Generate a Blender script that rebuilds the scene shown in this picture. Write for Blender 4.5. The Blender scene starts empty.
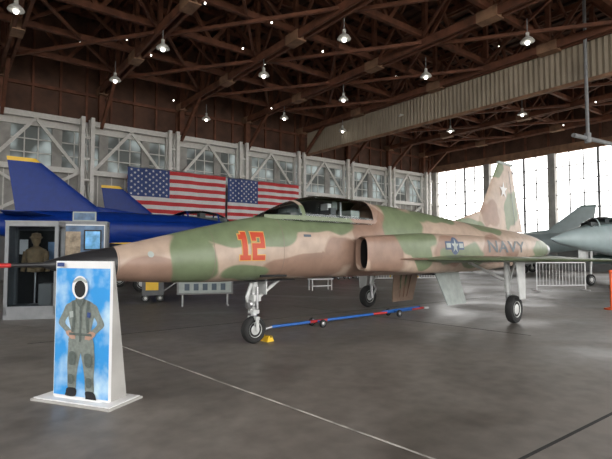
import bpy, bmesh, math, random
import numpy as np
from mathutils import Vector, Matrix
random.seed(4)
SC=bpy.context.scene
COL=SC.collection
# ---------------------------------------------------------------- materials
def new_mat(name):
    m=bpy.data.materials.new(name); m.use_nodes=True
    nt=m.node_tree; b=nt.nodes['Principled BSDF']
    return m,nt,b
def mat(name,col,rough=0.6,metal=0.0,var=0.12,scale=6.0,emit=0.0,bump=0.0,spec=0.5):
    m,nt,b=new_mat(name)
    N=nt.nodes.new; L=nt.links.new
    tc=N('ShaderNodeTexCoord'); no=N('ShaderNodeTexNoise'); no.inputs['Scale'].default_value=scale
    no.inputs['Detail'].default_value=6
    L(tc.outputs['Object'],no.inputs['Vector'])
    cr=N('ShaderNodeValToRGB')
    c=np.array(col[:3])
    cr.color_ramp.elements[0].position=.3; cr.color_ramp.elements[1].position=.7
    cr.color_ramp.elements[0].color=(*(c*(1-var)),1); cr.color_ramp.elements[1].color=(*np.clip(c*(1+var),0,1),1)
    L(no.outputs['Fac'],cr.inputs['Fac']); L(cr.outputs['Color'],b.inputs['Base Color'])
    b.inputs['Roughness'].default_value=rough; b.inputs['Metallic'].default_value=metal
    b.inputs['Specular IOR Level'].default_value=spec
    if emit>0:
        b.inputs['Emission Color'].default_value=(*col[:3],1); b.inputs['Emission Strength'].default_value=emit
    if bump>0:
        bp=N('ShaderNodeBump'); bp.inputs['Strength'].default_value=bump
        L(no.outputs['Fac'],bp.inputs['Height']); L(bp.outputs['Normal'],b.inputs['Normal'])
    return m
M={}
M['white']=mat('painted_white',(.70,.69,.66),.6,var=.08)
M['offwhite']=mat('weathered_white',(.38,.37,.35),.7,var=.25,scale=1.5)
M['greywall']=mat('grey_siding',(.22,.22,.22),.7,var=.25,scale=.8)
M['wood']=mat('red_brown_timber',(.150,.058,.032),.75,var=.4,scale=2)
M['woodd']=mat('dark_timber',(.06,.028,.018),.8,var=.4,scale=2)
M['woodt']=mat('tan_timber',(.27,.155,.095),.75,var=.35,scale=2)
M['black']=mat('black_paint',(.012,.012,.014),.45)
M['radome']=mat('radome_black',(.02,.02,.022),.38)
M['rubber']=mat('tyre_rubber',(.018,.018,.018),.8)
M['metal']=mat('bare_metal',(.45,.45,.46),.35,metal=.9)
M['gearw']=mat('gear_white',(.55,.56,.55),.4,var=.1)
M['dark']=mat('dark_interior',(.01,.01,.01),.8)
M['tub']=mat('cockpit_grey',(.09,.10,.10),.6)
M['blue']=mat('navy_blue_gloss',(.004,.028,.20),.35,var=.1,spec=.25)
M['yellow']=mat('golden_yellow',(.80,.50,.03),.4,var=.05)
M['red']=mat('flag_red',(.50,.03,.035),.7,var=.05)
M['navy']=mat('flag_navy',(.03,.06,.2),.7,var=.05)
M['fwhite']=mat('flag_white',(.66,.66,.66),.7,var=.05)
M['num']=mat('numeral_red',(.46,.055,.02),.5,var=.05)
M['numy']=mat('numeral_yellow',(.62,.36,.10),.5,var=.05)
M['decal']=mat('decal_grey',(.07,.10,.13),.5)
M['letter']=mat('lettering_grey',(.11,.135,.15),.5)
M['pline']=mat('panel_line',(.20,.15,.12),.5)
M['decalb']=mat('decal_blue',(.05,.08,.16),.5)
M['jetgrey']=mat('jet_grey',(.34,.42,.43),.35,var=.1,scale=2)
M['jetg2']=mat('jet_green_grey',(.16,.24,.23),.4,var=.1,scale=2)
M['ygrey']=mat('light_grey_door',(.34,.38,.36),.5,var=.15)
M['brownp']=mat('brown_door',(.24,.165,.12),.5,var=.15)
M['tbred']=mat('towbar_red',(.5,.03,.03),.4)
M['tbblue']=mat('towbar_blue',(.02,.12,.42),.4)
M['orange']=mat('safety_orange',(.8,.12,.03),.5)
M['suit']=mat('flight_suit_print',(.19,.215,.195),.6,var=.2,scale=30)
M['suitd']=mat('flight_suit_dark_print',(.095,.115,.105),.6,var=.2,scale=30)
M['skin']=mat('skin_print',(.45,.27,.2),.6)
M['pure']=mat('print_white',(.75,.75,.75),.5,var=.03)
M['cabinet']=mat('cabinet_grey',(.10,.105,.11),.5)
M['casegrey']=mat('case_grey',(.22,.23,.24),.5)
M['poster']=mat('poster_blue',(.10,.17,.28),.5,var=.5,scale=4)
M['brass']=mat('poster_tan',(.35,.28,.2),.6,var=.4,scale=9)
M['mann']=mat('uniform_khaki',(.22,.15,.08),.7,var=.3,scale=9)
M['screen']=mat('video_screen',(.12,.3,.5),.2,var=.7,scale=5,emit=.6)
M['lampshade']=mat('lamp_enamel',(.6,.6,.57),.4)
M['bulb']=mat('lamp_bulb',(1,.95,.86),.3,emit=6)
M['pipe']=mat('grey_pipe',(.25,.26,.27),.5)

def glass_mat(name,tint=(.75,.8,.8),g=.25):
    m,nt,b=new_mat(name); N=nt.nodes.new; L=nt.links.new
    out=nt.nodes['Material Output']; tr=N('ShaderNodeBsdfTransparent'); gl=N('ShaderNodeBsdfGlossy'); mx=N('ShaderNodeMixShader')
    lw=N('ShaderNodeLayerWeight'); lw.inputs['Blend'].default_value=g
    tr.inputs['Color'].default_value=(*tint,1); gl.inputs['Roughness'].default_value=.03
    L(lw.outputs['Fresnel'],mx.inputs['Fac']); L(tr.outputs[0],mx.inputs[1]); L(gl.outputs[0],mx.inputs[2]); L(mx.outputs[0],out.inputs['Surface'])
    return m
M['glass']=glass_mat('canopy_glass',(.88,.93,.93),.3)
M['caseglass']=glass_mat('case_glass',(.75,.78,.8),.1)
def pane_mat(name,col):
    m,nt,b=new_mat(name); N=nt.nodes.new; L=nt.links.new
    out=nt.nodes['Material Output']; t=N('ShaderNodeBsdfTranslucent'); d=N('ShaderNodeBsdfDiffuse'); mx=N('ShaderNodeMixShader')
    no=N('ShaderNodeTexNoise'); no.inputs['Scale'].default_value=.6; tc=N('ShaderNodeTexCoord'); L(tc.outputs['Object'],no.inputs['Vector'])
    cr=N('ShaderNodeValToRGB'); cr.color_ramp.elements[0].color=(*[c*.35 for c in col],1); cr.color_ramp.elements[1].color=(*col,1)
    cr.color_ramp.elements[0].position=.40; cr.color_ramp.elements[1].position=.56
    L(no.outputs['Fac'],cr.inputs['Fac']); L(cr.outputs['Color'],t.inputs['Color'])
    d.inputs['Color'].default_value=(.3,.3,.27,1)
    mx.inputs['Fac'].default_value=.3
    L(t.outputs[0],mx.inputs[1]); L(d.outputs[0],mx.inputs[2]); L(mx.outputs[0],out.inputs['Surface'])
    return m
M['pane']=pane_mat('frosted_pane',(.46,.50,.51))

def camo_mat(name):
    m,nt,b=new_mat(name); N=nt.nodes.new; L=nt.links.new
    tc=N('ShaderNodeTexCoord'); no=N('ShaderNodeTexNoise'); no.inputs['Scale'].default_value=1.1; no.inputs['Detail'].default_value=1
    L(tc.outputs['Object'],no.inputs['Vector'])
    def thr(attr,off):
        a=N('ShaderNodeAttribute'); a.attribute_name=attr
        s=N('ShaderNodeMath'); s.operation='SUBTRACT'; L(no.outputs['Fac'],s.inputs[0]); s.inputs[1].default_value=.5
        q=N('ShaderNodeMath'); q.operation='MULTIPLY_ADD'; L(s.outputs[0],q.inputs[0]); q.inputs[1].default_value=1.5*off; L(a.outputs['Fac'],q.inputs[2])
        r=N('ShaderNodeMapRange'); r.inputs['From Min'].default_value=-.04; r.inputs['From Max'].default_value=.05
        L(q.outputs[0],r.inputs['Value']); return r.outputs[0]
    n2=N('ShaderNodeTexNoise'); n2.inputs['Scale'].default_value=5; n2.inputs['Detail'].default_value=8; L(tc.outputs['Object'],n2.inputs['Vector'])
    m1=N('ShaderNodeMix'); m1.data_type='RGBA'; m1.inputs[6].default_value=(.42,.318,.250,1); m1.inputs[7].default_value=(.275,.175,.130,1)
    L(thr('brown',-1),m1.inputs[0])
    m2=N('ShaderNodeMix'); m2.data_type='RGBA'; m2.inputs[7].default_value=(.155,.195,.110,1); L(m1.outputs[2],m2.inputs[6]); L(thr('green',1),m2.inputs[0])
    m3=N('ShaderNodeMix'); m3.data_type='RGBA'; m3.blend_type='MULTIPLY'; m3.inputs[0].default_value=1
    cr=N('ShaderNodeValToRGB'); cr.color_ramp.elements[0].color=(.84,.84,.84,1); cr.color_ramp.elements[1].color=(1.08,1.08,1.08,1)
    cr.color_ramp.elements[0].position=.3; cr.color_ramp.elements[1].position=.65
    L(n2.outputs['Fac'],cr.inputs['Fac']); L(m2.outputs[2],m3.inputs[6]); L(cr.outputs['Color'],m3.inputs[7])
    L(m3.outputs[2],b.inputs['Base Color']); b.inputs['Roughness'].default_value=.40
    return m
M['camo']=camo_mat('camouflage_paint')

# ---------------------------------------------------------------- mesh builder
class B:
    def __init__(s): s.bm=bmesh.new(); s.mats=[]
    def mi(s,k):
        if k not in s.mats: s.mats.append(k)
        return s.mats.index(k)
    def face(s,vs,k,smooth=False):
        try: f=s.bm.faces.new(vs)
        except ValueError: return None
        f.material_index=s.mi(k); f.smooth=smooth; return f
    def poly(s,pts,k):
        return s.face([s.bm.verts.new(p) for p in pts],k)
    def box(s,c,sz,k,R=None):
        hx,hy,hz=[q/2 for q in sz]; c=Vector(c)
        v=[]
        for dx in(-hx,hx):
            for dy in(-hy,hy):
                for dz in(-hz,hz):
                    p=Vector((dx,dy,dz)); 
                    if R is not None: p=R@p
                    v.append(s.bm.verts.new(c+p))
        for q in((0,1,3,2),(4,6,7,5),(0,4,5,1),(2,3,7,6),(0,2,6,4),(1,5,7,3)): s.face([v[i] for i in q],k)
    def rng(s,x0,x1,y0,y1,z0,z1,k): s.box(((x0+x1)/2,(y0+y1)/2,(z0+z1)/2),(abs(x1-x0),abs(y1-y0),abs(z1-z0)),k)
    def frame(s,p1,p2):
        d=(Vector(p2)-Vector(p1)); L=d.length; d.normalize()
        up=Vector((0,0,1)) if abs(d.z)<.95 else Vector((1,0,0))
        a=d.cross(up).normalized(); b=a.cross(d).normalized(); return d,a,b,L
    def beam(s,p1,p2,w,h,k):
        d,a,b,L=s.frame(p1,p2)
        R=Matrix((d,a,b)).transposed()
        s.box((Vector(p1)+Vector(p2))/2,(L,w,h),k,R)
    def loft(s,rings,k,smooth=True,cap0=True,cap1=True,kf=None,closed=True):
        vr=[[s.bm.verts.new(p) for p in r] for r in rings]; n=len(vr[0])
        for i in range(len(vr)-1):
            kk=kf(i) if kf else k
            for j in range(n if closed else n-1):
                s.face([vr[i][j],vr[i][(j+1)%n],vr[i+1][(j+1)%n],vr[i+1][j]],kk,smooth)
        if cap0: s.face(vr[0][::-1],kf(0) if kf else k)
        if cap1: s.face(vr[-1],kf(len(vr)-2) if kf else k)
    def tube(s,p1,p2,r1,r2,k,n=14,smooth=True):
        d,a,b,L=s.frame(p1,p2)
        R=[]
        for p,r in((Vector(p1),r1),(Vector(p2),r2)):
            R.append([p+a*r*math.cos(2*math.pi*i/n)+b*r*math.sin(2*math.pi*i/n) for i in range(n)])
        s.loft(R,k,smooth)
    def lathe(s,c,axis,prof,k,n=28,kf=None):
        c=Vector(c); d=Vector(axis).normalized()
        up=Vector((0,0,1)) if abs(d.z)<.9 else Vector((1,0,0))
        a=d.cross(up).normalized(); b=a.cross(d)
        R=[[c+d*h+a*r*math.cos(2*math.pi*i/n)+b*r*math.sin(2*math.pi*i/n) for i in range(n)] for r,h in prof]
        s.loft(R,k,True,kf=kf)
    def wheel(s,c,r,w,k='rubber',hub='gearw',axis=(0,1,0)):
        h=w/2; ri=r*.56
        s.lathe(c,axis,[(ri,-h*.7),(r*.8,-h),(r*.94,-h*.8),(r,-h*.35),(r,h*.35),(r*.94,h*.8),(r*.8,h),(ri,h*.7)],k)
        s.lathe(c,axis,[(ri*.3,-h*.98),(ri*.55,-h*.75),(ri*.9,-h*.6),(ri*1.02,-h*.85),(ri*1.02,h*.85),(ri*.9,h*.6),(ri*.55,h*.75),(ri*.3,h*.98)],hub)
    def wing(s,rle,rc,tle,tc,nrm,th,k,nspan=10,tipk=None,tipf=1.0):
        rle=Vector(rle); tle=Vector(tle); nrm=Vector(nrm)
        xs=[0,.02,.08,.2,.4,.65,.9,1.0]
        def t(x): return .5*th*(2.6*math.sqrt(x)*(1-x)**.9+.02)*.9
        rings=[]; fr=[i/nspan for i in range(nspan+1)]
        if tipk: fr=sorted(set(fr+[tipf]))
        for f in fr:
            le=rle.lerp(tle,f); c=rc+(tc-rc)*f
            up=[le+Vector((x*c,0,0))+nrm*t(x)*c for x in xs]; lo=[le+Vector((x*c,0,0))-nrm*t(x)*c for x in reversed(xs)]
            rings.append(up+lo)
        kf=(lambda i:(tipk if fr[i]>=tipf-1e-6 else k)) if tipk else None
        s.loft(rings,k,True,kf=kf)
    def obj(s,name,parent=None,M4=None,attr=None,sharp=35):
        me=bpy.data.meshes.new(name)
        bmesh.ops.recalc_face_normals(s.bm,faces=s.bm.faces[:])
        s.bm.to_mesh(me); s.bm.free()
        for k in s.mats: me.materials.append(M[k])
        try: me.set_sharp_from_angle(angle=math.radians(sharp))
        except Exception: pass
        if attr:
            for an,fn in attr.items():
                a=me.attributes.new(an,'FLOAT','POINT')
                for i,v in enumerate(me.vertices): a.data[i].value=fn(v.co)
        o=bpy.data.objects.new(name,me); COL.objects.link(o)
        if parent: o.parent=parent
        if M4 is not None: o.matrix_world=M4
        return o
def empty(name,loc,rz=0):
    e=bpy.data.objects.new(name,None); COL.objects.link(e); e.location=loc; e.rotation_euler=(0,0,rz); e.empty_display_size=.3
    return e
def at(x,y,rz=0,z=0): return Matrix.Translation((x,y,z))@Matrix.Rotation(rz,4,'Z')
def pchip(xs,ys):
    xs=np.array(xs,float); ys=np.array(ys,float); h=np.diff(xs); d=np.diff(ys)/h; m=np.zeros(len(xs))
    m[0]=d[0]; m[-1]=d[-1]
    for i in range(1,len(xs)-1):
        if d[i-1]*d[i]>0:
            w1=2*h[i]+h[i-1]; w2=h[i]+2*h[i-1]; m[i]=(w1+w2)/(w1/d[i-1]+w2/d[i])
    def f(x):
        x=min(max(x,xs[0]),xs[-1]); i=min(int(np.searchsorted(xs,x,side='right'))-1,len(h)-1); i=max(i,0)
        t=(x-xs[i])/h[i]
        return float((1+2*t)*(1-t)**2*ys[i]+t*(1-t)**2*h[i]*m[i]+t*t*(3-2*t)*ys[i+1]+t*t*(t-1)*h[i]*m[i+1])
    return f
def sup(w,zb,zt,zc,n,t,N=40,yc=0):
    r=[]
    for i in range(N):
        a=2*math.pi*i/N; c=math.cos(a); s=math.sin(a)
        y=w*math.copysign(abs(c)**(2/n),c); h=(zt-zc) if s>=0 else (zc-zb)
        r.append((t,yc+y,zc+h*math.copysign(abs(s)**(2/n),s)))
    return r
def spoly(pts,n=5):
    out=[]; m=len(pts)
    for i in range(m):
        p0,p1,p2,p3=[np.array(pts[(i+k-1)%m],float) for k in range(4)]
        for j in range(n):
            t=j/n
            out.append(tuple(.5*((2*p1)+(-p0+p2)*t+(2*p0-5*p1+4*p2-p3)*t*t+(-p0+3*p1-3*p2+p3)*t**3)))
    return out

# ---------------------------------------------------------------- hangar shell
ANG=math.atan2(.609,.793)
P0=Vector((-15.8,24.3,0))
HM=Matrix.Translation(P0)@Matrix.Rotation(ANG,4,'Z')   # local x along wall, -y into the hangar
U0,U1,V1,ZR=-10.0,35.6,38.0,15.0
def floor_mat():
    m,nt,b=new_mat('stained_concrete'); N=nt.nodes.new; L=nt.links.new
    tc=N('ShaderNodeTexCoord')
    a=N('ShaderNodeTexNoise'); a.inputs['Scale'].default_value=.45; a.inputs['Detail'].default_value=9; a.inputs['Distortion'].default_value=1.0
    c=N('ShaderNodeTexNoise'); c.inputs['Scale'].default_value=5; c.inputs['Detail'].default_value=10
    L(tc.outputs['Object'],a.inputs['Vector']); L(tc.outputs['Object'],c.inputs['Vector'])
    mx=N('ShaderNodeMath'); mx.operation='MULTIPLY_ADD'; L(c.outputs['Fac'],mx.inputs[0]); mx.inputs[1].default_value=.5; L(a.outputs['Fac'],mx.inputs[2])
    cr=N('ShaderNodeValToRGB'); e=cr.color_ramp.elements
    e[0].position=.50; e[0].color=(.066,.058,.051,1); e[1].position=.92; e[1].color=(.190,.172,.154,1)
    L(mx.outputs[0],cr.inputs['Fac']); L(cr.outputs['Color'],b.inputs['Base Color'])
    r=N('ShaderNodeMapRange'); r.inputs['From Min'].default_value=.35; r.inputs['From Max'].default_value=.65; r.inputs['To Min'].default_value=.33; r.inputs['To Max'].default_value=.58; L(a.outputs['Fac'],r.inputs['Value']); L(r.outputs[0],b.inputs['Roughness'])
    b.inputs['Specular IOR Level'].default_value=.45
    bp=N('ShaderNodeBump'); bp.inputs['Strength'].default_value=.06; L(c.outputs['Fac'],bp.inputs['Height']); L(bp.outputs['Normal'],b.inputs['Normal'])
    return m
M['floor']=floor_mat()
M['apron']=mat('apron_concrete',(.42,.38,.32),.9,scale=.3)
M['joint']=mat('joint_pale',(.38,.36,.33),.8,var=.6,scale=4)
M['jointd']=mat('joint_dark',(.02,.02,.02),.8,var=.3)
b=B(); b.rng(U0,U1,-V1,0,-.2,0,'floor'); b.obj('floor',M4=HM)
b=B()
for x0,x1,y0,y1 in((-70,U0,-90,40),(U1,95,-90,40),(U0,U1,-90,-V1),(U0,U1,0,40)): b.rng(x0,x1,y0,y1,-.22,-.02,'apron')
b.obj('ground',M4=HM)
b=B()
def jl(p,d,l0,l1,k,w):
    p=Vector((*p,0)); d=Vector((*d,0)).normalized(); b.beam(p+d*l0+Vector((0,0,.001)),p+d*l1+Vector((0,0,.001)),w,.003,k)
jl((-2.69,7.17),(3.66,-3.88),-1.0,9,'joint',.020)
jl((-2.69+4.4,7.17+3.4),(3.66,-3.88),-3,3.2,'jointd',.018)
jl((1.5,3.36),(.80,.60),-1.2,9,'jointd',.03)
jl((-2.0,9.3),(.80,.60),-3,14,'jointd',.02)
b.obj('floor_joints')

M['sidew']=mat('brown_boards',(.10,.05,.033),.8,var=.4,scale=1.2)
b=B()
WZ0,WZ1=6.1,8.3
b.rng(U0,U1,0,.3,0,3.2,'greywall'); b.rng(U0,U1,0,.3,3.2,WZ0,'offwhite'); b.rng(U0,U1,0,.3,WZ1,8.9,'white'); b.rng(U0,U1,0,.3,8.9,ZR,'sidew')
for i in range(60):
    x=U0+i*.77
    if x<U1: b.rng(x,x+.06,-.03,0,3.2,WZ0,'white')
b.rng(U0,U1,-.12,0,3.1,3.3,'white'); b.rng(U0,U1,-.12,0,WZ0-.12,WZ0+.05,'white'); b.rng(U0,U1,-.15,0,WZ1-.05,WZ1+.15,'white')
x=U0; 
while x<U1:
    b.rng(x,x+.5,-.02,.3,WZ0,WZ1,'offwhite'); x+=2.45
for i in range(34):
    x=U0+.4+i*1.35
    b.rng(x,x+.12,-.12,0,8.9,ZR-.3,'wood')
for zz in(10.4,12.2,13.7): b.rng(U0,U1,-.14,0,zz,zz+.18,'wood')
b.obj('wall_back',M4=HM)
x=U0
wb=B()
while x<U1-.5:
    x1=min(x+2.45,U1)
    wb.rng(x+.5,x1,.14,.16,WZ0,WZ1,'pane')
    for q in(1,2): 
        xx=x+.5+(x1-x-.5)*q/3; wb.rng(xx-.03,xx+.03,.1,.2,WZ0,WZ1,'white')
    for q in(1,2):
        zz=WZ0+(WZ1-WZ0)*q/3; wb.rng(x+.5,x1,.1,.2,zz-.03,zz+.03,'white')
    x+=2.45
wb.obj('window_1',M4=HM)
for i,u in enumerate((2.0,22.5,30.0)):
    b=B(); b.rng(u,u+1.8,-.06,-.001,0,2.3,'white'); b.rng(u+.1,u+.87,-.09,-.05,.05,2.2,'cabinet'); b.rng(u+.93,u+1.7,-.09,-.05,.05,2.2,'cabinet')
    b.tube((u+.8,-.13,1.05),(u+.8,-.13,1.25),.02,.02,'metal'); b.obj('door_%d'%(i+1),M4=HM)
b=B(); us=[3.9+5.0*i for i in range(-2,7)]
for u in us:
    for dx in(-.25,.25): b.rng(u+dx-.1,u+dx+.1,-.9,-.65,0,9.0,'white'); b.rng(u+dx-.08,u+dx+.08,-.3,-.12,0,9.0,'white')
    for q in range(7): 
        z=.6+q*1.2; b.beam((u,-.75,z),(u,-.2,z+1.0),.08,.1,'white')
        b.rng(u-.2,u+.2,-.78,-.7,z,z+.12,'white')
for i in range(len(us)-1):
    a,c=us[i]+.3,us[i+1]-.3
    b.rng(a,c,-.5,-.38,8.6,8.9,'white'); b.rng(a,c,-.5,-.38,5.8,6.05,'white'); b.rng(a,c,-.5,-.38,3.2,3.4,'white')
    m=(a+c)/2
    b.beam((a,-.44,5.9),(m,-.44,8.6),.1,.17,'white'); b.beam((m,-.44,8.6),(c,-.44,5.9),.1,.17,'white')
    if i>=5 or i<2:
        b.beam((a,-.46,3.3),(c,-.46,5.9),.1,.17,'white'); b.beam((a,-.42,5.9),(c,-.42,3.3),.1,.15,'white')
b.obj('wall_column_frame',M4=HM)

b=B(); S0,S1=2.6,9.2
b.rng(U1,U1+.3,-V1,0,0,S0,'greywall'); b.rng(U1,U1+.3,-V1,0,S1,S1+.6,'woodt'); b.rng(U1,U1+.3,-V1,0,S1+.6,ZR,'sidew')
v=0
while v<V1:
    b.rng(U1-.15,U1+.3,-v-.55,-v,0,S1,'offwhite'); v+=5.6
v=0
while v<V1: b.rng(U1-.12,U1,-v-.15,-v,S1+.6,ZR,'wood'); v+=1.87
b.obj('wall_right',M4=HM)
b=B(); v=0; k=0
while v<V1-1:
    a=v+.55; c=min(v+5.6,V1)
    for q in range(1,5):
        yy=a+(c-a)*q/5; w=.035 if q!=3 else .08; b.rng(U1+.05,U1+.15,-yy-w,-yy+w,S0,S1,'pipe')
    for q in range(1,6):
        zz=S0+(S1-S0)*q/6; b.rng(U1+.05,U1+.15,-c,-a,zz-.035,zz+.035,'pipe')
    v+=5.6
b.obj('window_2',M4=HM)
b=B(); b.rng(U0-.3,U0,-V1,0,0,3.0,'greywall'); b.rng(U0-.3,U0,-V1,0,9.2,ZR,'sidew'); b.rng(U0-.3,U0,-14,0,3.0,9.2,'offwhite')
v=14
while v<V1: b.rng(U0-.3,U0,-v-.5,-v,3.0,9.2,'offwhite'); v+=6
b.obj('wall_left',M4=HM)
b=B(); b.rng(U0,U1,-V1-.3,-V1,10,ZR,'sidew')
for u in (U0,1.5,24,U1-.6): b.rng(u,u+.6,-V1-.3,-V1,0,10,'offwhite')
b.rng(28,U1,-V1-.3,-V1,0,10,'offwhite')
b.obj('wall_front',M4=HM)
b=B(); b.rng(U0-.3,U1+.3,-V1-.3,.3,ZR,ZR+.2,'sidew')
v=.8
while v<V1: b.rng(U0,U1,-v-.08,-v+.08,ZR-.3,ZR,'wood'); v+=1.5
u=U0+.6
while u<U1: b.rng(u-.04,u+.04,-V1,0,ZR-.15,ZR,'woodd'); u+=.8
b.obj('ceiling',M4=HM)
ZB,ZT=10.7,14.5
TU=[-5.0+4.85*i for i in range(9)]
for u in TU:
    b=B()
    for dx in(-.16,.16):
        b.rng(u+dx-.06,u+dx+.06,-V1+.1,-.05,ZB-.17,ZB+.17,'wood')
        b.rng(u+dx-.06,u+dx+.06,-V1+.1,-.05,ZT-.15,ZT+.15,'wood')
    nb=12; st=(V1-.6)/nb
    for i in range(nb+1):
        y=-.3-i*st; b.rng(u-.09,u+.09,y-.1,y+.1,ZB,ZT,'wood')
        if i<nb:
            b.beam((u,y,ZT),(u,y-st,ZB),.16,.2,'wood'); b.beam((u+.1,y,ZB),(u+.1,y-st,ZT),.08,.16,'wood')
        if i%2==0: b.rng(u-.24,u+.24,y-.45,y+.45,ZB-.22,ZB+.22,'woodt')
    b.beam((u,-.4,8.6),(u,-3.1,ZB),.16,.22,'wood'); b.rng(u-.15,u+.15,-.5,-.2,8.9,ZT,'wood')
    b.obj('roof_truss',M4=HM)
for v in (3.4,6.5,9.6,12.8,15.9,19.0,22.1,25.2,28.4):
    b=B(); main=v in(3.4,9.6,15.9,22.1,28.4)
    b.rng(U0,U1,-v-.09,-v+.09,ZB+.2,ZB+.45,'wood')
    if main: b.rng(U0,U1,-v-.09,-v+.09,ZT-.45,ZT-.15,'wood')
    for i in range(len(TU)-1):
        a,c=TU[i]+.1,TU[i+1]-.1; m=(a+c)/2
        if main:
            b.beam((a,-v,ZT-.3),(m,-v,ZB+.3),.12,.17,'wood'); b.beam((m,-v,ZB+.3),(c,-v,ZT-.3),.12,.17,'wood')
        else:
            b.beam((a,-v,ZB+.3),(c,-v,ZT-.2),.08,.13,'wood'); b.beam((a,-v+.1,ZT-.2),(c,-v+.1,ZB+.3),.08,.13,'wood')
    b.obj('roof_brace',M4=HM)
b=B()
for i in range(len(TU)-1):
    for j in range(5):
        v0=3.4+j*6.24; 
        b.beam((TU[i]+.2,-v0,ZB),(TU[i+1]-.2,-v0-6.2,ZB),.12,.14,'wood')
        b.beam((TU[i]+.2,-v0-6.2,ZB+.25),(TU[i+1]-.2,-v0,ZB+.25),.10,.12,'wood')
b.obj('roof_plan_bracing',M4=HM)
M['curtain']=mat('curtain_sheet',(.34,.29,.22),.6,var=.2,scale=.7)
uc=TU[5]+.35
b=B(); n=300; top=[];bot=[]
for i in range(n):
    y=-.6-(V1-1)*i/(n-1); x=uc+(.03 if i%2 else -.03)
    top.append(b.bm.verts.new((x,y,10.9))); bot.append(b.bm.verts.new((x,y,8.9)))
for i in range(n-1): b.face([top[i],top[i+1],bot[i+1],bot[i]],'curtain')
b.rng(uc-.1,uc+.1,-V1+.4,-.6,8.8,8.95,'woodt'); b.rng(uc-.12,uc+.12,-V1+.4,-.6,10.85,11.05,'woodt')
b.obj('draft_curtain',M4=HM)  # corrugated sheet draft curtain hung along a truss, not a wall

# ---------------------------------------------------------------- pendant lamps
lamps=[(160,45),(345,35),(428,74),(344,98),(263,73),(532,38),(582,72),(112,78),(284,117),(404,115),(479,96),(343,130),(452,130),(9,5),(525,113),(60,110),(205,118)]
for (px,py) in lamps:
    d=8.3*470/(252-py); X=(px-306)/470*d; z=9.75
    b=B()
    b.tube((0,0,.35),(0,0,.95),.018,.018,'pipe',8)
    b.lathe((0,0,0),(0,0,1),[(.27,0),(.265,.03),(.2,.13),(.10,.20),(.07,.24),(.07,.38),(.03,.40)],'lampshade',20)
    b.lathe((0,0,-.06),(0,0,1),[(.02,-.06),(.07,-.03),(.09,.02),(.06,.08)],'bulb',12)
    b.obj('pendant_lamp',M4=Matrix.Translation((X,d,z)))
b=B()
for i in range(70):
    u=random.uniform(-4,33); v=random.uniform(2,30)
    b.lathe((u,-v,random.choice((10.45,12.2,14.2))),(0,0,1),[(.01,-.045),(.035,-.02),(.035,.02),(.01,.045)],'bulb',8)
b.obj('string_lights',M4=HM)

# ---------------------------------------------------------------- flags
def flag(name,u0,u1,z0,z1,v):
    b=B(); W=u1-u0; H=z1-z0; nx=36
    def wy(x,z): return -v+.05*math.sin(x*3.1)+.03*math.sin(x*7+z*.8)
    def grid(x0,x1,za,zb,off,k,n):
        a=[b.bm.verts.new((x0+(x1-x0)*i/n,wy(x0+(x1-x0)*i/n,za)+off,za)) for i in range(n+1)]
        c=[b.bm.verts.new((x0+(x1-x0)*i/n,wy(x0+(x1-x0)*i/n,zb)+off,zb)) for i in range(n+1)]
        for i in range(n): b.face([a[i],a[i+1],c[i+1],c[i]],k,True)
    for i in range(13): grid(u0,u1,z0+H*i/13,z0+H*(i+1)/13,0,'red' if i%2==0 else 'fwhite',nx)
    cw=W*.4; cz=z0+H*6/13; grid(u0,u0+cw,cz,z1,-.03,'navy',16)
    for r in range(9):
        cnt=6 if r%2==0 else 5
        for c in range(cnt):
            x=u0+cw*((c+.5)/6 if cnt==6 else (c+1)/6); z=cz+(z1-cz)*(r+.75)/9.5
            R=(z1-cz)*.055; y=wy(x,z)-.05
            b.poly([(x+(R if k%2==0 else R*.4)*math.sin(k*math.pi/5),y,z+(R if k%2==0 else R*.4)*math.cos(k*math.pi/5)) for k in range(10)],'fwhite')
    b.tube((u0-.1,-v,z1+.04),(u1+.1,-v,z1+.04),.03,.03,'metal',8)
    b.obj(name,M4=HM)
flag('american_flag',6.0,12.35,3.3,6.4,1.15)
flag('american_flag',12.5,18.4,3.4,6.35,1.15)

# ---------------------------------------------------------------- fighter jet (camouflage)
JA=math.atan2(.681,.732)
jet=empty('fighter_jet',(-.838,7.57,0),JA)
T=[-3.09,-3.0,-2.75,-2.2,-1.3,-.5,.3,1.2,2.4,2.95,4.5,6,8,10,11.0]
fw=pchip(T,[.015,.05,.12,.225,.33,.41,.46,.49,.5,.52,.60,.66,.72,.66,.5])
fb=pchip(T,[1.285,1.25,1.18,1.08,1.02,1.0,1.0,.99,.98,.97,.95,.95,1.0,1.12,1.22])
ft=pchip(T,[1.315,1.35,1.42,1.53,1.74,1.92,2.05,2.08,2.12,2.42,2.36,2.24,2.12,2.0,1.85])
fc=pchip(T,[1.30,1.30,1.30,1.30,1.33,1.38,1.45,1.5,1.5,1.5,1.5,1.5,1.5,1.5,1.5])
fn=pchip(T,[2,2,2,2,2.05,2.15,2.3,2.4,2.4,2.2,2.1,2.1,2.2,2.3,2.4])
PT=[1.85,2.6,4,6,8,9.6]
pyc=pchip(PT,[.70,.67,.60,.50,.42,.3]); pzc=pchip(PT,[1.42,1.42,1.42,1.42,1.45,1.5]); phw=pchip(PT,[.15,.19,.26,.28,.26,.2]); phh=pchip(PT,[.31,.35,.42,.43,.41,.3])
def surf(t,z):
    w=fw(t);c=fc(t);h=(ft(t)-c) if z>=c else (c-fb(t)); n=fn(t); q=min(abs((z-c)/h),1); y=w*(1-q**n)**(1/n)
    if 1.85<=t<=9.6:
        q=abs((z-pzc(t))/phh(t))
        if q<1: y=max(y,pyc(t)+phw(t)*(1-q**3)**(1/3))
    return y
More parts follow.
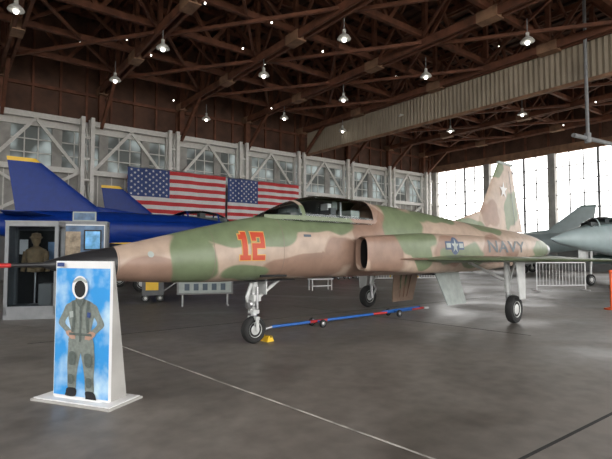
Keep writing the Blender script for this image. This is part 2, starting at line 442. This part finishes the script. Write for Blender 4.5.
GP=[(-.75,1.85,.95,.28),(-1.25,1.42,.30,.45),(.75,1.98,1.2,.22),(.05,1.75,.5,.25),(3.3,1.85,.65,.55),(3.5,1.3,.4,.3),(5.5,1.35,1.1,.30),(4.9,2.25,.9,.2),(9.45,2.75,.5,.8),(8.4,3.9,.6,.35),(10.2,1.6,.8,.3),(7.1,2.15,.8,.22),(-.2,1.15,.45,.16)]
BP=[(2.35,1.75,.55,.8),(7.3,1.5,.9,.4),(-1.75,1.15,.6,.25),(8.2,2.5,.5,.4),(.9,1.2,.7,.2),(4.4,1.5,.5,.35),(1.6,1.5,.4,.3)]
def field(P,side=1):
    def f(co):
        y=co[1]; t=co[0]+(0 if y<0.1 else .9); z=co[2]
        return max(-1,max(1-math.hypot((t-a)/c,(z-bb)/d) for a,bb,c,d in P))*.8
    return f
AT={'green':field(GP),'brown':field(BP)}
ATW={'green':lambda co:.35*math.sin(co[0]*2.1+co[1]*1.1),'brown':lambda co:.3*math.sin(co[0]*1.3-co[1]*1.7+1)}
b=B(); ts=list(np.linspace(-3.09,11.0,170))
b.loft([sup(fw(t),fb(t),ft(t),fc(t),fn(t),t,56) for t in ts],'camo',kf=lambda i:'radome' if ts[i]<-2.3 else 'camo')
for sg in(-1,1):
    def pr(t,s=1,tt=None):
        return sup(phw(t)*s,pzc(t)-phh(t)*s,pzc(t)+phh(t)*s,pzc(t),3,tt if tt is not None else t,36,sg*pyc(t))
    rr=[pr(1.85,.8,2.5),pr(1.85,.84,1.95),pr(1.85,.93,1.83)]+[pr(t) for t in np.linspace(1.87,9.6,70)]
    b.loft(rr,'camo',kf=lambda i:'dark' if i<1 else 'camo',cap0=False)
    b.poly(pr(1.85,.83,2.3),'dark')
b.obj('fuselage',jet,attr=AT)
b=B()
for sg in(-1,1):
    b.lathe((10.75,sg*.25,1.5),(1,0,0),[(.29,-.3),(.28,0),(.24,.35),(.21,.55),(.19,.55),(.2,.3),(.12,.1)],'metal',24)
    b.lathe((11.1,sg*.25,1.5),(1,0,0),[(.19,0),(.01,.02)],'dark',20)
b.tube((-3.05,0,1.30),(-3.37,0,1.30),.032,.022,'radome'); b.tube((-3.33,0,1.30),(-3.7,0,1.30),.014,.008,'metal')
b.lathe((-3.74,0,1.30),(1,0,0),[(.01,-.05),(.022,0),(.026,.36),(.01,.39)],'tbred',10)
b.obj('nozzles_and_pitot',jet)
b=B(); zw=1.30
for sg in(-1,1):
    b.wing((3.3,sg*.45,zw),3.6,(5.85,sg*3.95,zw-.01),.72,(0,0,1),.05,'camo',14)
    b.wing((2.3,sg*.72,zw+.02),2.2,(4.0,sg*1.25,zw),.9,(0,0,1),.03,'camo',4)
    b.wing((9.0,sg*.45,1.33),1.75,(10.35,sg*2.13,1.22),.62,(0,0,1),.05,'camo',10)
b.obj('wings',jet,attr=ATW)
b=B()
for sg in(-1,1):
    y=sg*4.03
    b.lathe((5.2,y,zw),(1,0,0),[(.01,0),(.03,.08),(.045,.25),(.05,.5),(.05,1.8),(.03,2.0)],'ygrey',12)
    b.rng(5.5,7.1,y-.03,y+.03,zw+.03,zw+.07,'ygrey')
b.obj('wingtip_rails',jet)
b=B()
b.wing((7.2,0,2.05),3.15,(8.72,0,4.02),.88,(0,1,0),.045,'camo',16)
b.wing((5.9,0,2.16),2.6,(7.75,0,2.6),.6,(0,1,0),.03,'camo',4)
b.obj('tail_fin',jet,attr=AT)
b=B(); b.beam((9.7,-.052,2.25),(9.38,-.03,3.85),.004,.018,'decal'); b.beam((9.7,.052,2.25),(9.38,.03,3.85),.004,.018,'decal')
b.rng(8.74,9.6,-.03,.03,4.02,4.09,'ygrey'); b.obj('rudder_hinge_and_fin_cap',jet)
CT=[.05,.35,.7,1.1,1.5,2.1,2.6,3.0]
cw=pchip(CT,[.10,.27,.36,.40,.41,.41,.38,.30]); cz=pchip(CT,[2.04,2.17,2.31,2.42,2.47,2.475,2.45,2.41])
def carc(t,s=0,N=24,add=0): return [(t,-(cw(t)+add)*math.cos(math.pi*i/N),1.97+(cz(t)+add-1.97)*math.sin(math.pi*i/N)**.8) for i in range(N+1)]
b=B(); b.loft([carc(t) for t in np.linspace(.05,2.65,40)],'glass',cap0=False,cap1=False,closed=False); b.obj('canopy_glass',jet)
b=B()
def band(t0,t1,k='camo',add=.008): b.loft([carc(t,add=add) for t in (t0,(t0+t1)/2,t1)],k,cap0=False,cap1=False,closed=False)
band(.72,.79); band(2.55,2.66)
b.loft([carc(t,add=.003) for t in np.linspace(2.6,3.1,8)],'camo',cap0=False,closed=False,cap1=False)
for sg in(-1,1):
    pts=[(t,sg*(cw(t)+.005),2.02) for t in np.linspace(.1,2.7,20)]
    for p,q in zip(pts,pts[1:]): b.beam(p,q,.03,.07,'camo')
b.obj('canopy_frame',jet,attr=AT)
b=B()
b.rng(.5,2.5,-.33,.33,2.05,2.10,'tub')
b.lathe((.5,0,2.08),(1,0,0),[(.02,0),(.13,.1),(.17,.3),(.13,.38)],'tub',16)
b.rng(1.62,1.76,-.15,.15,2.1,2.26,'cabinet'); b.rng(1.7,1.84,-.11,.11,2.24,2.38,'suit'); b.rng(1.6,1.72,-.09,.09,2.22,2.34,'pure')
b.rng(1.86,1.90,-.16,-.13,2.1,2.38,'metal'); b.rng(1.86,1.90,.13,.16,2.1,2.38,'metal')
b.rng(2.15,2.4,-.17,.17,2.1,2.24,'ygrey'); b.lathe((1.0,-.0,2.12),(0,0,1),[(.05,0),(.04,.12),(.02,.16)],'ygrey',10)
b.obj('cockpit_seat',jet)
b=B()
b.tube((.02,0,1.1),(0,0,.55),.055,.05,'gearw'); b.tube((0,0,.58),(0,0,.30),.035,.035,'metal')
b.tube((0,0,.34),(-.0,-.07,.30),.03,.03,'gearw'); 
for sg in(-1,1): b.beam((0,sg*.10,.40),(0,sg*.10,.20),.03,.05,'gearw')
b.beam((0,-.115,.4),(0,.115,.4),.07,.05,'gearw')
b.wheel((0,0,.215),.215,.15)
b.beam((-.05,0,.95),(-.14,0,.72),.03,.05,'gearw'); b.beam((-.14,0,.72),(-.02,0,.45),.03,.04,'gearw')
b.tube((.06,0,.7),(.62,0,1.05),.028,.03,'gearw'); b.tube((0,-.09,.9),(0,-.09,.55),.025,.025,'metal'); b.tube((.0,.09,.9),(.0,.09,.6),.02,.02,'gearw')
b.lathe((-.08,0,.62),(1,0,0),[(.03,-.05),(.075,-.04),(.08,0),(.03,.03)],'metal',14)
b.box((0,0,.72),(.14,.2,.1),'gearw'); b.box((0,0,.5),(.12,.14,.06),'gearw')
b.box((.16,0,.9),(.02,.26,.26),'gearw')
for z in(.45,.6,.78): b.lathe((0,0,z),(0,0,1),[(.058,-.015),(.062,0),(.058,.015)],'metal',14)
b.obj('nose_gear',jet)
for sg in(-1,1):
    b=B(); y=sg*1.9; x=5.17
    b.tube((x+.02,y-sg*.12,zw),(x,y-sg*.1,.62),.06,.055,'gearw'); b.tube((x,y-sg*.1,.64),(x,y-sg*.1,.28),.04,.04,'metal')
    b.tube((x,y-sg*.14,.28),(x,y+sg*.05,.28),.04,.04,'metal'); b.wheel((x,y+sg*.02,.285),.285,.17)
    b.tube((x,y-sg*.12,.85),(x,y-sg*.95,1.22),.03,.03,'gearw'); b.tube((x+.04,y-sg*.12,.7),(x+.6,y-sg*.2,1.25),.025,.025,'gearw')
    b.beam((x+.07,y-sg*.1,.62),(x+.19,y-sg*.1,.48),.03,.04,'gearw'); b.beam((x+.19,y-sg*.1,.48),(x+.06,y-sg*.1,.33),.03,.04,'gearw')
    pts=[(x-.22,y+sg*.16,1.26),(x+.20,y+sg*.16,1.26),(x+.13,y+sg*.19,.50),(x-.12,y+sg*.19,.50)]
    b.loft([pts,[(p[0],p[1]+sg*.02,p[2]) for p in pts]],'gearw',smooth=False)
    b.obj('main_gear',jet)
    o=-.45 if sg>0 else -.15
    b=B(); pts=[(4.75+o,sg*.42,1.02),(5.75+o,sg*.42,1.02),(5.75+o,sg*.62,.28),(4.95+o,sg*.62,.28)]
    b.loft([pts,[(p[0],p[1]+sg*.025,p[2]) for p in pts]],'brownp' if sg>0 else 'ygrey',smooth=False)
    for q in(.25,.5,.75):
        b.beam((4.8+o+q*.85,sg*.44-.03*sg,.95),(5.02+o+q*.6,sg*.62-.03*sg,.38),.02,.03,'gearw' if sg<0 else 'camo')
    b.obj('gear_door',jet)
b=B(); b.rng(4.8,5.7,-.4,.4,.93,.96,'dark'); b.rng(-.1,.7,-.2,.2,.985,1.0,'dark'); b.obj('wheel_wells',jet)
def refine(bm,L=.05):
    bmesh.ops.triangulate(bm,faces=bm.faces[:])
    for _ in range(5):
        e=[x for x in bm.edges if x.calc_length()>L]
        if not e: break
        bmesh.ops.subdivide_edges(bm,edges=e,cuts=1); bmesh.ops.triangulate(bm,faces=bm.faces[:])
def put2d(bm,name,k,t0,z0,eps,fn=surf,side=-1,sh=0.0):
    refine(bm)
    for v in bm.verts:
        t=t0+v.co.x+sh*v.co.y; z=z0+v.co.y; v.co=Vector((t,side*(fn(t,z)+eps),z))
    me=bpy.data.meshes.new(name); bm.to_mesh(me); bm.free(); me.materials.append(M[k])
    o=bpy.data.objects.new(name,me); COL.objects.link(o); o.parent=jet; return o
def text_bm(s,size,off=0,bold=1,sx=1):
    cu=bpy.data.curves.new('t','FONT'); cu.body=s; cu.size=size; cu.offset=off; cu.align_x='CENTER'; cu.align_y='CENTER'; cu.resolution_u=4; cu.space_character=1.08
    ob=bpy.data.objects.new('t',cu); COL.objects.link(ob); dg=bpy.context.evaluated_depsgraph_get()
    me=bpy.data.meshes.new_from_object(ob.evaluated_get(dg)); bm=bmesh.new(); bm.from_mesh(me)
    bpy.data.objects.remove(ob); bpy.data.meshes.remove(me)
    for v in bm.verts: v.co.x*=sx; v.co.z=0
    return bm
def poly_bm(pts):
    bm=bmesh.new(); bm.faces.new([bm.verts.new((p[0],p[1],0)) for p in pts]); return bm
def blocks(rects,g=0):
    bm=bmesh.new()
    for x0,x1,z0,z1 in rects:
        bm.faces.new([bm.verts.new(p) for p in((x0-g,z0-g,0),(x1+g,z0-g,0),(x1+g,z1+g,0),(x0-g,z1+g,0))])
    return bm
NR=[(-.165,-.085,-.21,.21),(-.215,-.165,.10,.17),(-.215,-.035,-.21,-.14),
    (.0,.22,.14,.21),(.15,.22,.0,.21),(.0,.22,-.03,.04),(.0,.075,-.21,.04),(.0,.22,-.21,-.14),(.0,.075,.08,.14)]
put2d(blocks(NR,.015),'numeral_outline','numy',-.34,1.54,.006)
put2d(blocks(NR,0.002),'numeral','num',-.34,1.54,.011)
put2d(text_bm('NAVY',.42,.006,sx=1.95),'lettering','letter',7.6,1.57,.008)
def circ(r,n=28,cx=0,cy=0): return [(cx+r*math.cos(2*math.pi*i/n),cy+r*math.sin(2*math.pi*i/n)) for i in range(n)]
def star(R,cx=0,cy=0): return [(cx+(R if i%2==0 else R*.39)*math.sin(i*math.pi/5),cy+(R if i%2==0 else R*.39)*math.cos(i*math.pi/5)) for i in range(10)]
RT=4.80
put2d(poly_bm(circ(.19)),'roundel_disc','decalb',RT,1.58,.008)
put2d(poly_bm([(-.42,-.08),(.42,-.08),(.42,.1),(-.42,.1)]),'roundel_bar','decalb',RT,1.58,.006)
put2d(poly_bm([(.19,-.04),(.38,-.04),(.38,.06),(.19,.06)]),'roundel_bar_white','ygrey',RT,1.58,.011)
put2d(poly_bm([(-.38,-.04),(-.19,-.04),(-.19,.06),(-.38,.06)]),'roundel_bar_white','ygrey',RT,1.58,.011)
put2d(poly_bm(star(.17)),'roundel_star','ygrey',RT,1.58,.013)
put2d(poly_bm(star(.26)),'fin_star','pure',8.95,3.25,0,fn=lambda t,z:.06)
put2d(poly_bm(circ(.04)),'crest','ygrey',-1.85,1.42,.006)
put2d(poly_bm([(-.08,-.02),(.08,-.02),(.08,.02),(-.08,.02)]),'rescue_mark','decal',.75,1.72,.006)
b=B()
for t in(-2.24,-.95,.25,2.75,8.9,10.2):
    b.loft([[(p[0]+dt,p[1]*1.004,(p[2]-1.5)*1.003+1.5) for p in sup(fw(t),fb(t),ft(t),fc(t),fn(t),t,56)] for dt in(0,.010)],'pline',cap0=False,cap1=False)
b.obj('panel_lines',jet)
b=B(); b.tube((-.1,-.30,1.08),(.4,-.33,1.07),.02,.02,'dark'); b.obj('gun_ports_and_antenna',jet)

# ---------------------------------------------------------------- generic parked jets
def parked(name,loc,rz,k,tipk,canopyk,dz=0,stripe=None,half=3.8,wk=None):
    e=empty(name,loc,rz); wk=wk or k
    X=[0,.3,1.2,2.6,4.2,6,8,9.6,10.8]
    w=pchip(X,[.02,.14,.36,.52,.66,.70,.6,.42,.3]); zb=pchip(X,[2.18,2.05,1.85,1.65,1.45,1.42,1.6,1.85,2.05]); zt=pchip(X,[2.22,2.36,2.62,2.88,2.98,2.98,2.95,2.88,2.7]); zc=pchip(X,[2.2,2.2,2.2,2.2,2.2,2.2,2.25,2.3,2.35])
    b=B(); b.loft([sup(w(x),zb(x)+dz,zt(x)+dz,zc(x)+dz,2.1,x,32) for x in np.linspace(0,10.8,60)],k)
    b.lathe((10.8,0,2.36+dz),(1,0,0),[(.3,-.1),(.28,.12),(.24,.14),(.2,-.05)],'metal',20)
    for sg in(-1,1):
        rr=[sup(.2,1.95+dz,2.65+dz,2.3+dz,2.6,x,20,sg*y) for x,y in((3.9,.62),(4.6,.62),(6,.55),(7.6,.42))]
        b.loft(rr,k); b.poly([(3.88,p[1]*1.0,p[2]) for p in sup(.15,2.02+dz,2.58+dz,2.3+dz,2.6,3.88,20,sg*.62)],'dark')
    b.obj('fuselage',e)
    b=B()
    for sg in(-1,1):
        b.wing((3.7,sg*.4,1.62+dz),4.5,(6.7,sg*half,1.72+dz),1.25,(0,0,1),.05,wk,10,tipk,.9)
        b.wing((8.8,sg*.2,2.72+dz),1.6,(9.95,sg*1.6,2.74+dz),.7,(0,0,1),.05,k,6)
    b.obj('wings',e)
    b=B(); b.wing((7.0,0,2.8+dz),3.05,(9.5,0,4.72+dz),.86,(0,1,0),.045,k,14,tipk,.93)
    b.wing((5.2,0,2.9+dz),3.0,(7.4,0,3.15+dz),.5,(0,1,0),.03,k,3); b.obj('tail_fin',e)
    b=B(); C=[1.7,2.1,2.6,3.2,3.9,4.5]; cw_=pchip(C,[.08,.28,.34,.36,.33,.2]); ch=pchip(C,[2.7,2.98,3.16,3.22,3.18,2.98])
    b.loft([[(x,-cw_(x)*math.cos(math.pi*i/14),2.6+dz+(ch(x)-2.6)*math.sin(math.pi*i/14)) for i in range(15)] for x in np.linspace(1.7,4.5,20)],canopyk,closed=False,cap0=False,cap1=False)
    for x in(2.5,3.9): b.loft([[(x+d,-(cw_(x)+.01)*math.cos(math.pi*i/14),2.6+dz+(ch(x)-2.59)*math.sin(math.pi*i/14)) for i in range(15)] for d in(0,.08)],k,closed=False,cap0=False,cap1=False)
    b.rng(2.1,4.1,-.25,.25,2.7+dz,2.93+dz,'tub'); b.rng(3.1,3.35,-.16,.16,2.9+dz,3.12+dz,'cabinet')
    b.obj('canopy',e)
    b=B(); b.tube((2.4,0,1.8+dz),(2.3,0,.3),.05,.045,'gearw'); b.wheel((2.3,0,.25),.25,.15); b.box((2.15,.2,1.3),(.6,.02,.5),'gearw')
    for sg in(-1,1):
        b.tube((6.1,sg*1.25,1.6+dz),(6.2,sg*1.3,.35),.06,.05,'gearw'); b.wheel((6.2,sg*1.38,.3),.3,.17); b.box((6.35,sg*1.12,1.05),(.5,.02,.8),'gearw')
        b.lathe((4.3,sg*2.0,1.28+dz),(1,0,0),[(.02,0),(.14,.4),(.22,1.1),(.24,1.9),(.2,2.9),(.02,4.0)],wk,16); b.box((6.2,sg*2.0,1.55+dz),(1.4,.06,.2),wk)
    b.obj('landing_gear_and_tanks',e)
    return e
Ux,Uy=.793,.609
parked('navy_display_jet',(-9.8+Ux*9.9,16.1+Uy*9.9,0),ANG+math.pi,'blue','yellow','glass',0,None)
parked('navy_display_jet',(-9.3+Ux*9.5,23.3+Uy*9.5,0),ANG+math.pi,'blue','yellow','glass',0,None)
parked('trainer_jet',(10.2,19.6,0),math.atan2(.37,.93),'jetgrey','jetg2','glass',-.2,None,3.8,'jetg2')
ea=math.atan2(-6,8)
parked('attack_jet',(18.5-10*math.cos(ea),30.5-10*math.sin(ea),0),ea,'jetgrey','jetg2','glass',-.2,None,3.6,'jetgrey')

# ---------------------------------------------------------------- face cut-out standee
sx,sy=-2.51,4.74; ex,ey=-1.86,4.50
sa=math.atan2(ey-sy,ex-sx); PW=math.hypot(ex-sx,ey-sy); PH=1.36
st=empty('face_cutout_standee',(sx,sy,0),sa)
def sky_print():
    m,nt,b=new_mat('sky_print'); N=nt.nodes.new; L=nt.links.new
    tc=N('ShaderNodeTexCoord'); no=N('ShaderNodeTexNoise'); no.inputs['Scale'].default_value=3.2; no.inputs['Detail'].default_value=4
    L(tc.outputs['Object'],no.inputs['Vector']); cr=N('ShaderNodeValToRGB'); e=cr.color_ramp.elements
    e[0].position=.45; e[0].color=(.04,.30,.70,1); e[1].position=.72; e[1].color=(.60,.78,.88,1)
    L(no.outputs['Fac'],cr.inputs['Fac']); L(cr.outputs['Color'],b.inputs['Base Color']); b.inputs['Roughness'].default_value=.35
    return m
M['sky']=sky_print()
b=B()
b.rng(0,PW,0,.03,.03,PH,'pure')
b.rng(.008,PW-.008,-.002,.0,.05,PH-.01,'sky')
b.rng(.008,PW-.008,-.004,-.001,PH-.07,PH-.01,'pure')
for xx in(0,PW-.03):
    A=[(xx,.03,.03),(xx,.24,.03),(xx,.045,PH),(xx,.03,PH)]
    b.loft([A,[(xx+.03,p[1],p[2]) for p in A]],'offwhite' if xx else 'pure',smooth=False)
b.rng(-.15,PW+.13,-.13,.32,0,.02,'offwhite'); b.rng(-.13,PW+.11,-.11,.30,.02,.03,'pure')
b.obj('stand_panel',st)
def P(px,py): return ((px-55)/58*PW,(401-py)/138.5*PH)
layer=[0]
b=B()
def pp(pts,k,sm=True,n=4):
    layer[0]+=1; q=[P(*p) for p in pts]; q=spoly(q,n) if sm else q
    b.poly([(p[0],-.004-.0006*layer[0],p[1]) for p in q],k)
def mir(pts,c=84): return [(2*c-x,y) for x,y in pts]
armL=[(71,305),(67,307),(64,314),(60,322),(60,326),(65,331),(71,336),(74,334),(73,331),(67,325),(68,320),(73,313)]
pp(armL,'suit'); pp(mir(armL,83.5),'suit')
hL=[(68,333),(72,331.5),(76,333),(77.5,336),(77,339),(74.5,340),(72,338.5),(69,336)]
legL=[(72,340),(84,340),(84.5,350),(82,362),(80,376),(79,389),(71.5,389),(70.5,376),(70,362),(70.5,350)]
legR=[(83.5,340),(96,340),(98,351),(98.5,363),(98,377),(98,391),(90,391),(88.5,377),(86,363),(83.5,350)]
pp(legL,'suit'); pp(legR,'suit')
pp([(77,301),(83,300),(90,301),(97,305),(98.5,312),(96,322),(94.5,332),(96.5,343),(84,346),(71,343),(73,332),(71,322),(69,312),(70.5,305)],'suit')
pp([(71,388),(79.5,388),(80,394),(77,396),(69,396),(69,393)],'black'); pp([(90,390),(98,390),(101,396),(99,398.5),(91,398.5),(90,395)],'black')
pp(hL,'skin'); pp(mir(hL,83.5),'skin')
for dy in(0,1.6,3.2,4.6):
    f=[(73,333.2+dy*.9),(77.5,334+dy*.9),(78.6,335+dy*.9),(77.4,335.4+dy*.9),(73,334.6+dy*.9)]
    pp(f,'skin'); pp(mir(f,83.5),'skin')
pp([(82.6,304),(84.2,304),(84.4,342),(82.8,342)],'suitd',False)
pp([(72,333.5),(95.5,333.5),(95.8,336),(71.8,336)],'suitd',False)
pp([(74,302),(76.5,301.5),(78,318),(76.5,333),(74.3,333),(75.5,318)],'suitd',False); pp([(93,302),(90.5,301.5),(89,318),(90.5,333),(92.7,333),(91.5,318)],'suitd',False)
pp([(72,313),(76,312),(76.4,318),(72.6,319)],'ygrey',False); pp([(91,312.5),(94.5,313),(94,318),(90.6,317.5)],'navy',False)
for q in([(73,353),(79,353),(78.5,364),(72.5,364)],[(89,354),(96,354),(96,365),(90,365)],[(72.5,375),(77.5,375),(77.2,383),(72.6,383)],[(91.2,377),(96.2,377),(96.2,385),(91.6,385)]): pp(q,'suitd')
pp([(79,299),(87.5,299),(86.5,304),(83.4,308),(80,304)],'suitd')
pp([(83+8.4*math.cos(a),288.5+11.5*math.sin(a)) for a in np.linspace(0,2*math.pi,17)[:-1]],'pure')
pp([(83+5.8*math.cos(a),290.0+8.4*math.sin(a)) for a in np.linspace(0,2*math.pi,17)[:-1]],'dark')
pp([(76,282),(83,278.5),(90,282),(89.5,284),(83,281.3),(76.5,284)],'ygrey')
pp([(58,399),(108,399),(108,396.5),(58,396.5)],'pure',False)
pp([(58,264),(66,264),(66,268),(58,268)],'navy',False)
b.obj('printed_pilot',st)

# ---------------------------------------------------------------- display cabinets left
def cabinet(name,loc,rz,W,H,D,post):
    e=empty(name,loc,rz); b=B(); f=.07
    b.rng(-W/2,W/2,0,D,0,.28,'casegrey'); b.rng(-W/2,W/2,0,D,H-.12,H,'casegrey'); b.rng(-W/2,W/2,D-.03,D,.1,H-.1,'cabinet')
    for x in(-W/2,W/2-f): b.rng(x,x+f,0,f,.1,H-.1,'casegrey'); b.rng(x,x+f,D-f,D,.1,H-.1,'casegrey')
    b.rng(-W/2,-W/2+.03,f,D-f,.28,H-.1,'casegrey'); b.rng(-W/2-.01,W/2+.01,-.01,D+.01,H-.02,H,'pipe')
    b.obj('case_frame',e)
    b=B(); b.rng(-W/2+f,W/2-f,.03,.035,.28,H-.12,'caseglass'); b.obj('case_glass',e)
    b=B()
    if post:
        b.rng(-W*.40,W*.40,D-.06,D-.035,.30,H-.2,'dark'); b.rng(W*.18,W*.36,D-.09,D-.06,1.25,H-.45,'poster'); b.rng(-W*.38,-W*.22,D-.09,D-.06,1.4,H-.4,'pure')
        b.lathe((0,D*.5,1.0),(0,0,1),[(.03,0),(.17,.02),(.16,.2),(.21,.42),(.2,.5),(.09,.56),(.055,.58),(.055,.62),(.085,.67),(.095,.74),(.13,.77),(.13,.785),(.10,.8),(.09,.86),(.02,.88)],'mann',20)
        for sg in(-1,1): b.tube((sg*.2,D*.5,1.46),(sg*.25,D*.5-.03,1.02),.06,.045,'mann')
        b.lathe((0,D*.5,.28),(0,0,1),[(.15,0),(.13,.02),(.02,.04),(.02,.75)],'metal',12)
        b.rng(W*.12,W*.36,.1,D-.1,.28,.75,'greywall')
    else:
        b.rng(-W*.46,W*.46,-.03,-.005,.6,H-.10,'pure'); b.rng(-W*.44,W*.44,-.035,-.03,.63,H-.13,'poster'); b.rng(-W*.38,-W*.05,-.045,-.035,1.25,H-.3,'brass')
        b.rng(W*.02,W*.39,-.06,-.035,1.5,H-.25,'black'); b.rng(W*.05,W*.36,-.064,-.06,1.54,H-.29,'screen')
        for q in range(5): b.rng(W*.04,W*.36,-.045,-.035,1.0+q*.08,1.03+q*.08,'pure')
    b.obj('exhibit',e)
    if not post:
        b=B(); b.rng(-W*.25,W*.25,.1,.14,H,H+.28,'ygrey'); b.rng(-W*.22,W*.22,.095,.1,H+.04,H+.24,'poster'); b.obj('title_sign',e)
    return e
cabinet('display_case',(-5.95,10.2,0),math.radians(12),1.05,2.13,.55,True)
cabinet('display_case',(-6.35,13.4,0),math.radians(15),1.25,2.33,.5,False)

# ---------------------------------------------------------------- tow bar, chock, barriers etc.
tb=empty('tow_bar',(-.62,8.5,0),math.atan2(2.95,3.5))
b=B(); segs=['tbblue','tbblue','tbred','tbblue','tbblue','tbblue','tbred','tbblue','tbblue','tbred']
L_=4.5/len(segs)
for i,k in enumerate(segs): b.tube((i*L_,0,.11),((i+1)*L_,0,.11),.028,.028,k,12)
b.tube((0,0,.11),(-.18,0,.08),.03,.03,'metal'); b.lathe((4.58,0,.11),(0,0,1),[(.05,-.02),(.085,-.02),(.085,.02),(.05,.02)],'metal',18)
for x in(1.1,3.4):
    b.tube((x,-.13,.11),(x,.13,.11),.02,.02,'tbblue'); 
    for sg in(-1,1): b.wheel((x,sg*.16,.08),.08,.05,hub='metal'); b.beam((x,sg*.12,.14),(x,sg*.12,.07),.03,.03,'metal')
b.tube((3.0,0,.14),(4.2,-.12,.17),.018,.018,'tbblue')
b.obj('bar',tb)
b=B()
A=[(-.07,-.10,0),(.07,-.10,0),(.03,-.10,.09),(-.03,-.10,.09)]
b.loft([A,[(p[0],.10,p[2]) for p in A]],'yellow',smooth=False); b.beam((-.0,-.12,.08),(.0,.12,.08),.02,.02,'black')
b.obj('wheel_chock',M4=at(-.838+.732*.27,7.57+.681*.27,JA))
def fence(name,loc,rz,n=3,w=2.0):
    b=B()
    for i in range(n):
        x0=i*(w+.06); b.tube((x0,0,1.05),(x0+w,0,1.05),.022,.022,'pure',8); b.tube((x0,0,.2),(x0+w,0,.2),.02,.02,'pure',8)
        for x in(x0,x0+w): b.tube((x,0,.02),(x,0,1.05),.022,.022,'pure',8); b.beam((x,-.25,.015),(x,.25,.015),.04,.03,'pure')
        q=int(w/.13)
        for j in range(1,q): b.tube((x0+j*w/q,0,.2),(x0+j*w/q,0,1.05),.009,.009,'pure',6)
    b.obj(name,M4=Matrix.Translation(loc)@Matrix.Rotation(rz,4,'Z'))
fence('crowd_barrier',(3.2,22.5,0),math.radians(10),2)
fence('crowd_barrier',(8.6,17.6,0),math.radians(8),1)
fence('crowd_barrier',(-3.4,28.6,0),math.radians(37),4)
b=B(); b.rng(-.45,.45,-.2,.2,.40,.45,'pure')
for x in(-.4,.4):
    for y in(-.16,.16): b.tube((x,y,0),(x,y,.4),.02,.02,'pure',8)
b.rng(-.4,.4,-.17,-.13,.15,.19,'pure'); b.obj('bench',M4=at(.55,18.0,.4))
b=B(); b.rng(-.75,.75,-.02,.02,.30,.70,'greywall'); b.rng(-.7,.7,-.03,-.02,.34,.66,'ygrey')
for x in(-.6,.6): b.tube((x,.02,0),(x,.02,.5),.025,.025,'metal',8); b.beam((x,-.2,.015),(x,.25,.015),.04,.03,'metal')
for i in range(5): b.rng(-.55+i*.24,-.42+i*.24,-.035,-.03,.41,.59,'decal')
b.obj('information_sign',M4=at(-2.75,12.9,.25))
b=B(); b.rng(-.3,.3,-.3,.3,.2,.7,'cabinet'); b.rng(-.2,.15,-.32,-.3,.35,.6,'yellow'); b.rng(-.32,.32,-.32,.32,.7,.75,'black')
for x in(-.2,.2):
    for y in(-.25,.25): b.wheel((x,y,.12),.12,.07)
b.tube((.3,0,.3),(.8,0,.65),.02,.02,'metal'); b.obj('ground_power_cart',M4=at(-4.5,13.9,.3))
# tool cabinets, crates, work stand along the back
def toolcab(x,y,rz,k,w=.9):
    b=B(); b.rng(-w/2,w/2,-.3,.3,.15,1.1,k); b.rng(-w/2-.02,w/2+.02,-.32,.32,1.1,1.14,'black')
    for i in range(5): b.rng(-w/2+.05,w/2-.05,-.32,-.3,.2+i*.175,.34+i*.175,k); b.rng(-w/2+.15,w/2-.15,-.345,-.325,.31+i*.175,.325+i*.175,'metal')
    for dx in(-w/2+.1,w/2-.1):
        for dy in(-.22,.22): b.wheel((dx,dy,.08),.08,.05,hub='metal')
    b.obj('tool_cabinet',M4=at(x,y,rz))
toolcab(1.9,25.2,.5,'tbred'); toolcab(3.1,26.2,.5,'casegrey',1.1)
b=B()
for i in range(6): b.rng(-.6,.6,-.5,.5,.12+i*.15,.25+i*.15,'woodt')
for x in(-.5,0,.5): b.rng(x-.06,x+.06,-.52,.52,0,.12,'wood'); b.rng(x-.05,x+.05,-.53,-.5,.12,1.0,'woodt')
b.rng(-.62,.62,-.52,.52,1.02,1.06,'woodt'); b.obj('wooden_crate',M4=at(.2,27.0,.6))
b=B()   # maintenance step ladder
for x in(-.35,.35):
    b.beam((x,-.7,0),(x,.3,1.5),.05,.05,'yellow'); b.beam((x,.75,0),(x,.3,1.5),.05,.05,'yellow')
    b.beam((x,.3,1.5),(x,.3,2.2),.04,.04,'yellow')
for i in range(5): 
    q=(i+.6)/5; b.box((0,-.7+q,1.5*q),(.7,.2,.03),'metal')
b.beam((-.35,.3,2.2),(.35,.3,2.2),.04,.04,'yellow'); b.beam((-.35,.6,.45),(.35,.6,.45),.03,.03,'yellow'); b.obj('step_ladder',M4=at(5.6,26.8,.8))
b=B(); b.lathe((0,0,0),(0,0,1),[(.17,0),(.17,.03),(.05,.06),(.03,.08),(.03,.92),(.045,.94),(.045,.98),(.01,1.0)],'orange',18); b.obj('stanchion',M4=at(7.72,11.95))
b=B(); b.tube((12.0,19.8,6.35),(12.0,19.8,ZR-.3),.07,.07,'pipe'); b.tube((11.1,19.3,6.3),(15.5,22.0,6.3),.09,.09,'pipe'); b.tube((12,19.8,6.1),(12,19.8,6.5),.13,.13,'pipe')
b.obj('ceiling_pipe')

# ---------------------------------------------------------------- world
w=bpy.data.worlds.new('World'); SC.world=w; w.use_nodes=True; nt=w.node_tree; bg=nt.nodes['Background']
bg.inputs['Color'].default_value=(1,.985,.96,1); bg.inputs['Strength'].default_value=4.7
# ---------------------------------------------------------------- camera
cam=bpy.data.cameras.new('camera'); co=bpy.data.objects.new('camera',cam); COL.objects.link(co)
cam.sensor_width=36; cam.lens=36*470/612; cam.clip_end=300
co.location=(0,0,1.45); co.rotation_euler=(math.radians(90)+math.atan(22.5/470),0,0)
SC.camera=co
SC.view_settings.view_transform='Standard'
